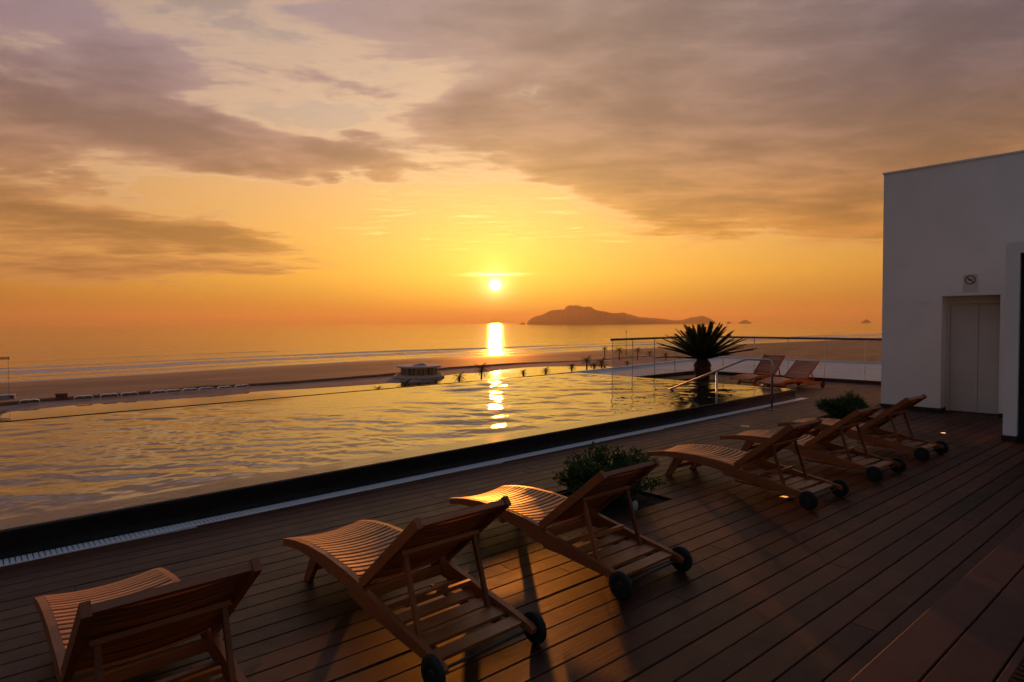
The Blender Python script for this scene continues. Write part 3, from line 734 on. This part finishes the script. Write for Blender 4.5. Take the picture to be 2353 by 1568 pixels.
wet = t.sm(t.m('ADD', ut, wob), -58.0, -14.0)
blt = t.noise(t.mapv(pos, scale=(1, 3, 1)), .03, 6, .6)
t.l.new(t.mix(wet, t.mix(t.sm(blt, .35, .65), (.20, .098, .042), (.36, .180, .080)), (.27, .115, .034)), b.inputs['Base Color'])
t.l.new(t.m('MULTIPLY_ADD', wet, -.08, .70), b.inputs['Roughness']); b.inputs['Specular IOR Level'].default_value = .5
bn = t.node('ShaderNodeBump'); bn.inputs['Strength'].default_value = .4; bn.inputs['Distance'].default_value = .05; t.l.new(t.noise(pos, .5, 6, .6), bn.inputs['Height']); t.l.new(bn.outputs[0], b.inputs['Normal'])
def zb(x, t_):
    if t_ < -36: return GZ
    return GZ + (SZ-.05-GZ)*((t_+36)/36)**1.2 if t_ < 0 else SZ-.05-.05*t_
gx = [-6000, -3000, -1200, -600] + spread(-300, 700, 80) + spread(760, 2000, 20) + [2600, 4000, 7000, 12000]
gridmesh('beach', gx, [-9000, -4000, -1500, -500] + spread(-240, 24, 66), zb, M_sand)
# sea
M_sea = bpy.data.materials.new('sea_water'); M_sea.use_nodes = True; t = NT(M_sea.node_tree); b = t.n['Principled BSDF']
uvn = t.node('ShaderNodeUVMap'); ux, ut, _ = t.sep(uvn.outputs[0]); pos = t.node('ShaderNodeNewGeometry').outputs['Position']
b.inputs['IOR'].default_value = 1.4; b.inputs['Roughness'].default_value = .09
def band(c_, w, wobble, nscale, thr, amt):
    wv = t.m('MULTIPLY', t.m('SUBTRACT', t.noise(t.comb(t.m('MULTIPLY', ux, nscale), 3.0*c_), 1.0, 4, .6), .5), wobble)
    dd = t.m('ABSOLUTE', t.m('SUBTRACT', t.m('ADD', ut, wv), c_))
    ln = t.sm(dd, w*.55, w, 1.0, 0.0)
    br = t.sm(t.noise(t.comb(t.m('MULTIPLY', ux, nscale*1.7), t.m('MULTIPLY', ut, .12), c_), 1.0, 6, .65), thr-.1, thr+.08)
    return t.m('MULTIPLY', t.m('MULTIPLY', ln, br), amt)
foam = band(1.5, 3.0, 7, .03, .18, .95)
for a in ((20, 5.0, 40, .009, .50, .6), (46, 13.0, 46, .006, .36, .9), (77, 6.0, 16, .007, .42, 1.0), (128, 3.0, 20, .006, .62, .8)):
    foam = t.m('MAXIMUM', foam, band(*a))
lace = t.noise(t.mapv(uvn.outputs[0], scale=(.10, .35, 1)), 1.0, 7, .7)
foam = t.m('MULTIPLY', foam, t.sm(lace, .34, .58))
t.l.new(t.mix(foam, (.012, .016, .017), (.80, .76, .74)), b.inputs['Base Color'])
t.l.new(t.m('MULTIPLY_ADD', foam, .7, .09), b.inputs['Roughness'])
b1 = t.node('ShaderNodeBump'); b1.inputs['Strength'].default_value = .55; b1.inputs['Distance'].default_value = .55
t.l.new(t.noise(t.mapv(uvn.outputs[0], scale=(.035, .11, 1)), 1.0, 6, .62, .5), b1.inputs['Height'])
b2 = t.node('ShaderNodeBump'); b2.inputs['Strength'].default_value = .22; b2.inputs['Distance'].default_value = .12
t.l.new(t.noise(t.mapv(uvn.outputs[0], scale=(.3, .8, 1)), 1.0, 4, .6), b2.inputs['Height']); t.l.new(b1.outputs[0], b2.inputs['Normal']); t.l.new(b2.outputs[0], b.inputs['Normal'])
def zs(x, t_):
    z = SZ
    for c_, w, A, sd_ in ((17, 2.2, .16, 1), (36, 2.6, .22, 2), (57, 3.0, .35, 3), (79, 3.2, .95, 4), (128, 5, .55, 5), (190, 8, .45, 6), (265, 12, .4, 7)):
        wob_ = 9*mnoise.noise((x*.009, sd_*7.1, 0)); am = max(0, .35+1.1*mnoise.noise((x*.0065, sd_*3.3, 5)))
        u = (t_+wob_-c_)/w
        if -4 < u < 4: z += A*am*math.exp(-(u*u if u > 0 else u*u*2.2))
    return z
sx = [-6000, -3000, -1200, -600] + spread(-300, 1100, 300) + spread(1130, 3000, 40) + [3600, 5000, 7500, 10500, 13900]
st_ = [-6, -3] + spread(0, 150, 125) + spread(153, 330, 50) + [345, 370, 400, 450, 520, 620, 800, 1200, 2000, 3500, 6000, 9000, 13600]
gridmesh('sea', sx, st_, zs, M_sea)
# still lagoon in front of the beach
LAG = [(-60, 139), (5.7, 141.9), (11.4, 143.3), (17.3, 145.3), (26.5, 143.6), (33.7, 142.1), (41.2, 140.6), (45.7, 141.3), (49.5, 144), (54, 143.8), (59.3, 142.4), (70, 140.5), (79, 139.5), (84, 139.8), (86.0, 137.5), (88.5, 137.2), (92, 138.8), (96.7, 143.5), (104.9, 147.2), (110, 149), (114.9, 150.4), (121, 148.6), (127, 149.4), (134, 152.6), (140, 154.4), (147, 155), (155.5, 152.9), (163, 146.5), (170.8, 137.5), (170, 131), (165, 122), (150, 100), (120, 75), (60, 48), (-60, 45)]
me = MB(); me.v = [(x, y, GZ+.06) for x, y in LAG]; me.f = [tuple(range(len(LAG)))[::-1]]
struct(me.obj('lagoon', M_lag))
# pale sand promenade between lagoon and bank
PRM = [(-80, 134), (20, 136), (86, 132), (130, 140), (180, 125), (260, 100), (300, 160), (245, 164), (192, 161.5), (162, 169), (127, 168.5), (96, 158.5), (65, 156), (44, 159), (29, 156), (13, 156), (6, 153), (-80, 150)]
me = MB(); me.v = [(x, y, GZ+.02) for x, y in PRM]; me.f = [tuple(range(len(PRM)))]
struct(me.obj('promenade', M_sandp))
# low dark bank at the back of the promenade
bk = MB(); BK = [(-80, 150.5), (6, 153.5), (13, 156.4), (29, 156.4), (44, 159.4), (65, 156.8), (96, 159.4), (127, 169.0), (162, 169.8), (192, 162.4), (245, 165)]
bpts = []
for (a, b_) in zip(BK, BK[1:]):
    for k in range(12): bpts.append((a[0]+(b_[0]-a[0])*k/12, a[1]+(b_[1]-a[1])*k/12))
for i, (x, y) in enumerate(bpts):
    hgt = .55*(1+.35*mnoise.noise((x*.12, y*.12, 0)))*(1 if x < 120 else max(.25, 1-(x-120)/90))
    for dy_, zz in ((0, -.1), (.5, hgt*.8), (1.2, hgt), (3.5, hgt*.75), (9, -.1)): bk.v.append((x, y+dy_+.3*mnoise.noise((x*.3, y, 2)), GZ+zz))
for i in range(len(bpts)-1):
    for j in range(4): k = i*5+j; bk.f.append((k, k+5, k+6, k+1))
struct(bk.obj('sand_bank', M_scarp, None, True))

# lower wing of the hotel beyond the balustrade
lw = thing('lower_wing', 'pale flat-roofed lower wing seen through the glass balustrade', 'building', (19.2, 0, 0))
RZ = -3.0; RF = [(19.2, -20), (19.2, 14), (30, 36.8), (43, 38.2), (74, 41.6), (75.4, 22), (77, -20)]
RFl = [(x-19.2, y) for x, y in RF]
MB().prism(RFl, 'z', RZ-.4, RZ).obj('roof', M_membrane, lw)
pc = MB(); cxm, cym = 30, 8
for (a, b_) in zip(RFl[1:], RFl[2:]):
    ia = (a[0]+(cxm-a[0])*.012, a[1]+(cym-a[1])*.012); ib = (b_[0]+(cxm-b_[0])*.012, b_[1]+(cym-b_[1])*.012)
    pc.prism([a, b_, ib, ia], 'z', RZ+.002, RZ+.16)
pc.obj('parapet', M_white, lw)
MB().prism([(x*.985+.3, y*.985) for x, y in RFl], 'z', GZ, RZ-.401).obj('wall', M_wall, lw)

# beach pavilion
pv = thing('beach_pavilion', 'round white beach pavilion with overhanging flat roof by the lagoon', 'pavilion', (99.5, 149.5, GZ))
MB().lathe([(0, 0), (7.2, 0), (7.4, .5), (7.2, .62), (0, .62)], 48).obj('base', M_pav, pv)
MB().lathe([(6.6, .62), (6.6, .95), (6.75, .95), (6.75, 1.02), (6.4, 1.02), (6.4, .62)], 48).obj('low_wall', M_pav, pv)
MB().lathe([(5.2, .62), (5.2, 2.95)], 48).obj('glass_wall', M_pavglass, pv)
for k in range(24):
    a = R(k*15+4); MB().box((-.05, -.05, .62), (.05, .05, 2.95)).obj('mullion', M_pav, pv, loc=(5.24*math.cos(a), 5.24*math.sin(a), 0)).rotation_euler = (0, 0, a)
MB().lathe([(0, 2.95), (6.1, 2.95), (6.45, 3.05), (6.4, 3.42), (6.2, 3.5), (0, 3.56)], 48).obj('roof', M_pav, pv)
rm = MB().prism([(-2.2, 3.5), (2.6, 3.5), (1.6, 4.15), (.8, 4.2)], 'y', -1.6, 1.6).obj('roof_light', M_pav, pv); rm.rotation_euler = (0, 0, R(-42))
for k in range(10):
    a = R(200+k*26); MB().tube([(6.05*math.cos(a), 6.05*math.sin(a), .62), (6.05*math.cos(a), 6.05*math.sin(a), 2.96)], .07, 8).obj('column', M_pav, pv)

# white twin shade canopies
def canopy_mesh():
    m_ = MB(); n_ = 14
    for i in range(n_+1):
        x = -1.6+3.2*i/n_; u = abs(x)/1.6; z = .84+.22*math.sin(math.pi*min(1, .18+u*.80))
        if u > .93: z -= .16
        for y in (-.8, .8):
            for dz_ in (0, .05): m_.v.append((x, y, z+dz_))
    for i in range(n_):
        a = i*4; b_ = a+4
        for q in ((0, 2), (2, 3), (3, 1), (1, 0)): m_.f.append((a+q[0], b_+q[0], b_+q[1], a+q[1]))
    m_.f.append((0, 1, 3, 2)); m_.f.append((n_*4, n_*4+2, n_*4+3, n_*4+1)); return m_
def make_canopy():
    t = link('shade_canopy', None); canopy_mesh().obj('canopy', M_white, t)
    for sx_ in (-1, 1):
        for sy_ in (-1, 1): MB().tube([(sx_*1.56, sy_*.74, 0), (sx_*1.52, sy_*.74, .90)], .035, 6).obj('post', M_white, t)
    return t
cn = None
ORD = ['first', 'second', 'third', 'fourth', 'fifth', 'sixth', 'seventh', 'eighth', 'ninth', 'tenth']
for k, (x, y) in enumerate(((10.6, 152.2), (19.4, 152.6), (23.9, 152.8), (27.6, 152.7), (33.1, 152.0), (35.9, 151.9), (39.3, 151.9), (42.7, 151.8), (46.7, 151.6), (50.7, 152.0), (182.4, 154.7), (185.5, 148.6), (224.3, 160.4), (215.9, 144.4))):
    cn = make_canopy() if k == 0 else copy_tree(cn); cn.location = (x, y, GZ+.02); cn.rotation_euler = (0, 0, R(-4) if k < 10 else R(-40))
    if k < 10: tag(cn, 'white twin-arched beach canopy on the left promenade, %s from the left' % ORD[k], 'canopy', 'white canopies along the promenade')
    else: tag(cn, 'white beach canopy among the far palms right of the lagoon, %s from the left' % ORD[k-10], 'canopy', 'white canopies among the far palms')

# cabins and light masts on the sand
c1 = thing('beach_cabin', 'small red-brown cabin on the sand behind the canopies', 'cabin', (16.3, 158.2, GZ), R(-6))
MB().box((-1.0, -.8, 0), (1.0, .8, 1.15)).obj('wall', M_red, c1); MB().prism([(-1.15, 1.15), (1.15, 1.15), (1.05, 1.3), (-1.05, 1.36)], 'y', -.95, .95).obj('roof', M_red, c1); MB().box((-.3, -.83, .05), (.25, -.8, .95)).obj('door', M_dark, c1)
c2 = thing('beach_cabin', 'pale grey box cabin at the left edge of the beach', 'cabin', (8.0, 168.0, GZ), R(-6))
MB().box((-1.25, -.8, 0), (1.25, .8, .85)).obj('wall', M_grey, c2); MB().box((-1.32, -.88, .85), (1.32, .88, .95)).obj('roof', M_white, c2); MB().box((.5, -.82, .25), (1.0, -.801, .7)).obj('window', M_dark, c2)
gt = thing('floodlight_gantry', 'two-legged floodlight gantry on the beach at the left edge', 'floodlight', (7.5, 167.0, GZ), R(-3))
for sx_ in (-.75, .75): MB().tube([(sx_, 0, 0), (sx_, 0, 8.6)], .035, 6).obj('pole', M_railm, gt)
MB().box((-.95, -.04, 8.45), (.95, .04, 8.6)).obj('cross_arm', M_railm, gt)
for k in range(5): MB().box((-.92+k*.40, -.14, 8.65), (-.64+k*.40, .14, 9.0)).obj('floodlight', M_railm, gt)
ms = thing('lamp_mast', 'tall slim lamp mast on the beach behind the balustrade corner', 'lamp post', (235.2, 178.1, GZ))
MB().tube([(0, 0, -.2), (0, 0, 11.0)], [.14, .08], 8).obj('pole', M_railm, ms); MB().lathe([(0, 11.6), (.28, 11.5), (.30, 11.1), (.1, 10.9), (0, 10.9)], 12).obj('lamp_head', M_railm, ms)

# palms below the terrace
def palm(loc, h, cr, label, seed, nf=16):
    rnd = random.Random(seed); t = thing('palm_tree', label, 'palm', loc, group='palms round the lagoon')
    lean = (rnd.uniform(-.03, .03)*h, rnd.uniform(-.03, .03)*h)
    MB().tube([(0, 0, -.2), (lean[0]*.3, lean[1]*.3, h*.35), (lean[0], lean[1], h*.93)], [.24, .19, .21], 9).obj('trunk', M_trunk, t)
    c_ = MB()
    for k in range(nf):
        a = k*2.39996+rnd.uniform(-.2, .2); e0 = R(75-95*((k+.5)/nf)); L = cr*rnd.uniform(.85, 1.1); p = Vector((lean[0], lean[1], h*.92)); ang = e0; pr_ = []
        for i in range(9):
            pr_.append(p.copy()); p += Vector((math.cos(a)*math.cos(ang), math.sin(a)*math.cos(ang), math.sin(ang)))*(L/8); ang -= R(9)
        c_.tube(pr_, [.03*(1-.1*i) for i in range(9)], 4)
        sdv = Vector((-math.sin(a), math.cos(a), 0))
        for i in range(1, 9):
            for half in (0, .5):
                if i == 8 and half: continue
                q0 = pr_[i] if not half else pr_[i].lerp(pr_[i+1], .5); l_ = cr*.30*math.sin(math.pi*min(.97, (i+half)/9+.08))**.6; td = (pr_[i]-pr_[i-1]).normalized()
                for sg_ in (-1, 1):
                    tip = q0 + sdv*sg_*l_*.8 + td*l_*.55 - Vector((0, 0, l_*.25)); q = len(c_.v)
                    c_.v += [tuple(q0-td*.05*cr*.5), tuple(q0+td*.05*cr*.5), tuple(tip)]; c_.f.append((q, q+1, q+2))
    c_.obj('crown', M_pfrond, t); return t
PALMS = [(70.8, 92.6, 5.5, .9, 'small young palm on the near bank just right of the beach pavilion'), (85.2, 103.7, 5.6, 1.25, 'thick-trunked palm standing left of the sun path on the lagoon'),
         (88.6, 93.7, 5.4, .6, 'short stubby palm right of the sun path on the lagoon'), (93.0, 91.7, 5.5, .8, 'thin young palm with one-sided fronds at mid lagoon'),
         (101.7, 92.0, 6.0, .75, 'palm with a stout trunk and tiny crown near the far end of the pool'), (117.8, 101.6, 6.0, 1.25, 'tall slim palm, first of three close together by the pool corner'),
         (106.9, 89.8, 6.0, 1.0, 'short bushy palm, middle of three close together by the pool corner'), (115.4, 94.6, 6.0, 1.2, 'slim palm, last of three just left of the balustrade end'),
         (208.7, 169.5, 4.4, 1.6, 'far palm on the sand just left of the balustrade end'), (203.4, 157.6, 4.4, 1.9, 'far bushy palm seen through the first glass panel'),
         (167.9, 126.8, 2.1, 1.2, 'low palm seen through the first glass panel near the lower roof'), (206.7, 150.8, 4.6, 1.7, 'far round-headed palm seen through the second glass panel'),
         (230.6, 161.6, 2.0, 1.5, 'small far palm seen through the glass left of the cycad'), (218.4, 145.1, 2.2, 1.6, 'small far palm low behind the glass beside the cycad fronds'),
         (62.6, 98.5, 4.5, 1.7, 'spreading palm top showing over the pool edge left of the pavilion'), (68.1, 96.9, 4.6, 1.1, 'palm top showing over the pool edge below the pavilion'), (55.8, 97.1, 4.2, 1.0, 'low palm top barely showing over the pool edge left of the pavilion'),
         (2.6, 82.4, 6.1, 1.9, 'dark palm top at the left edge of the picture')]
for k, (x, y, h_, cr, lab) in enumerate(PALMS): palm((x, y, GZ), h_+(.35 if k < 8 else 0), cr*(1.75 if k < 8 else 1.2), lab, 100+k)

# ------------------------------------------------------------------ island and rocks on the horizon
def ridge(name, prof, dist, depth, seed, lift=17.2):
    az0, az1 = prof[0][0], prof[-1][0]; n_ = max(8, int((az1-az0)/.055)); nd = 18; m_ = MB()
    def hh(a):
        for (a0, e0), (a1, e1) in zip(prof, prof[1:]):
            if a0 <= a <= a1: return e0+(e1-e0)*(a-a0)/(a1-a0)
        return 0
    for i in range(n_+1):
        a = az0+(az1-az0)*i/n_; rg = 1+.10*mnoise.fractal(Vector((a*1.7, seed, 0)), .9, 2.1, 5)*min(1, (n_-i)*.2, i*.2); H_ = rg* max(0, dist*math.tan(R(max(0, hh(a)))) + lift*(1 if hh(a) > .02 else 0))
        for j in range(nd+1):
            s_ = -1+2*j/nd; r = dist + s_*depth; p = polar(a, r)
            nz = mnoise.fractal(Vector((p.x*.0016, p.y*.0016, seed)), .8, 2.1, 5)
            z = H_*max(0, (1-abs(s_)**1.5))*(1 if abs(s_) < .03 else (.92+.16*nz)) ; m_.v.append((p.x, p.y, SZ-1.5+z+(1.5 if z > 1 else 0)))
    for i in range(n_):
        for j in range(nd): k = i*(nd+1)+j; m_.f.append((k, k+nd+1, k+nd+2, k+1))
    return struct(m_.obj(name, M_isl, None, True))
ISL = [(1.40, 0), (1.5, .16), (1.92, .48), (2.4, .62), (2.73, .71), (3.2, 1.0), (3.7, 1.14), (4.13, 1.25), (4.5, 1.18), (4.82, 1.17), (5.05, 1.43), (5.51, 1.6), (5.9, 1.63), (6.32, 1.62), (7.01, 1.5), (7.81, 1.26), (8.49, 1.03), (9.4, .79), (9.7, .80), (10.08, .86), (10.4, .84), (11.1, .64), (11.9, .46), (12.6, .40), (13.35, .34), (14.2, .22), (15.02, .14), (15.5, .17), (16.0, .30), (16.44, .41), (16.9, .47), (17.3, .50), (17.6, .44), (17.95, .25), (18.3, .04), (18.45, 0)]
ridge('island', ISL, 6200, 700, 1.5)
ridge('sea_rock', [(.60, 0), (.8, .05), (1.04, .17), (1.2, .08), (1.33, 0)], 6200, 25, 2.5, 3.0)
ridge('sea_rock', [(19.25, 0), (19.40, .12), (19.49, .17), (19.6, .09), (19.7, 0)], 6400, 25, 3.5, 3.0)
ridge('sea_rock', [(20.25, 0), (20.4, .10), (20.66, .22), (20.85, .27), (21.05, .20), (21.3, .08), (21.4, 0)], 6400, 40, 4.5, 3.0)
ridge('sea_rock', [(29.6, 0), (29.85, .16), (30.03, .28), (30.2, .18), (30.4, 0)], 6800, 40, 5.5, 3.0)

# ------------------------------------------------------------------ haze over the sea
hz = MB().box((-9500, -9500, -19), (14500, 14500, 230)).mesh('haze', None)
M_hz = bpy.data.materials.new('haze'); M_hz.use_nodes = True; t = NT(M_hz.node_tree); t.n.remove(t.n['Principled BSDF'])
pvn = t.node('ShaderNodeVolumePrincipled'); pvn.inputs['Color'].default_value = (.92, .74, .44, 1); pvn.inputs['Density'].default_value = 1.0e-4; pvn.inputs['Anisotropy'].default_value = .38
t.l.new(pvn.outputs[0], t.n['Material Output'].inputs['Volume']); hz.materials.append(M_hz)
ho = link('haze', hz); ho['kind'] = 'stuff'; ho['label'] = 'warm evening haze over the sea'
print('boards', nboard)
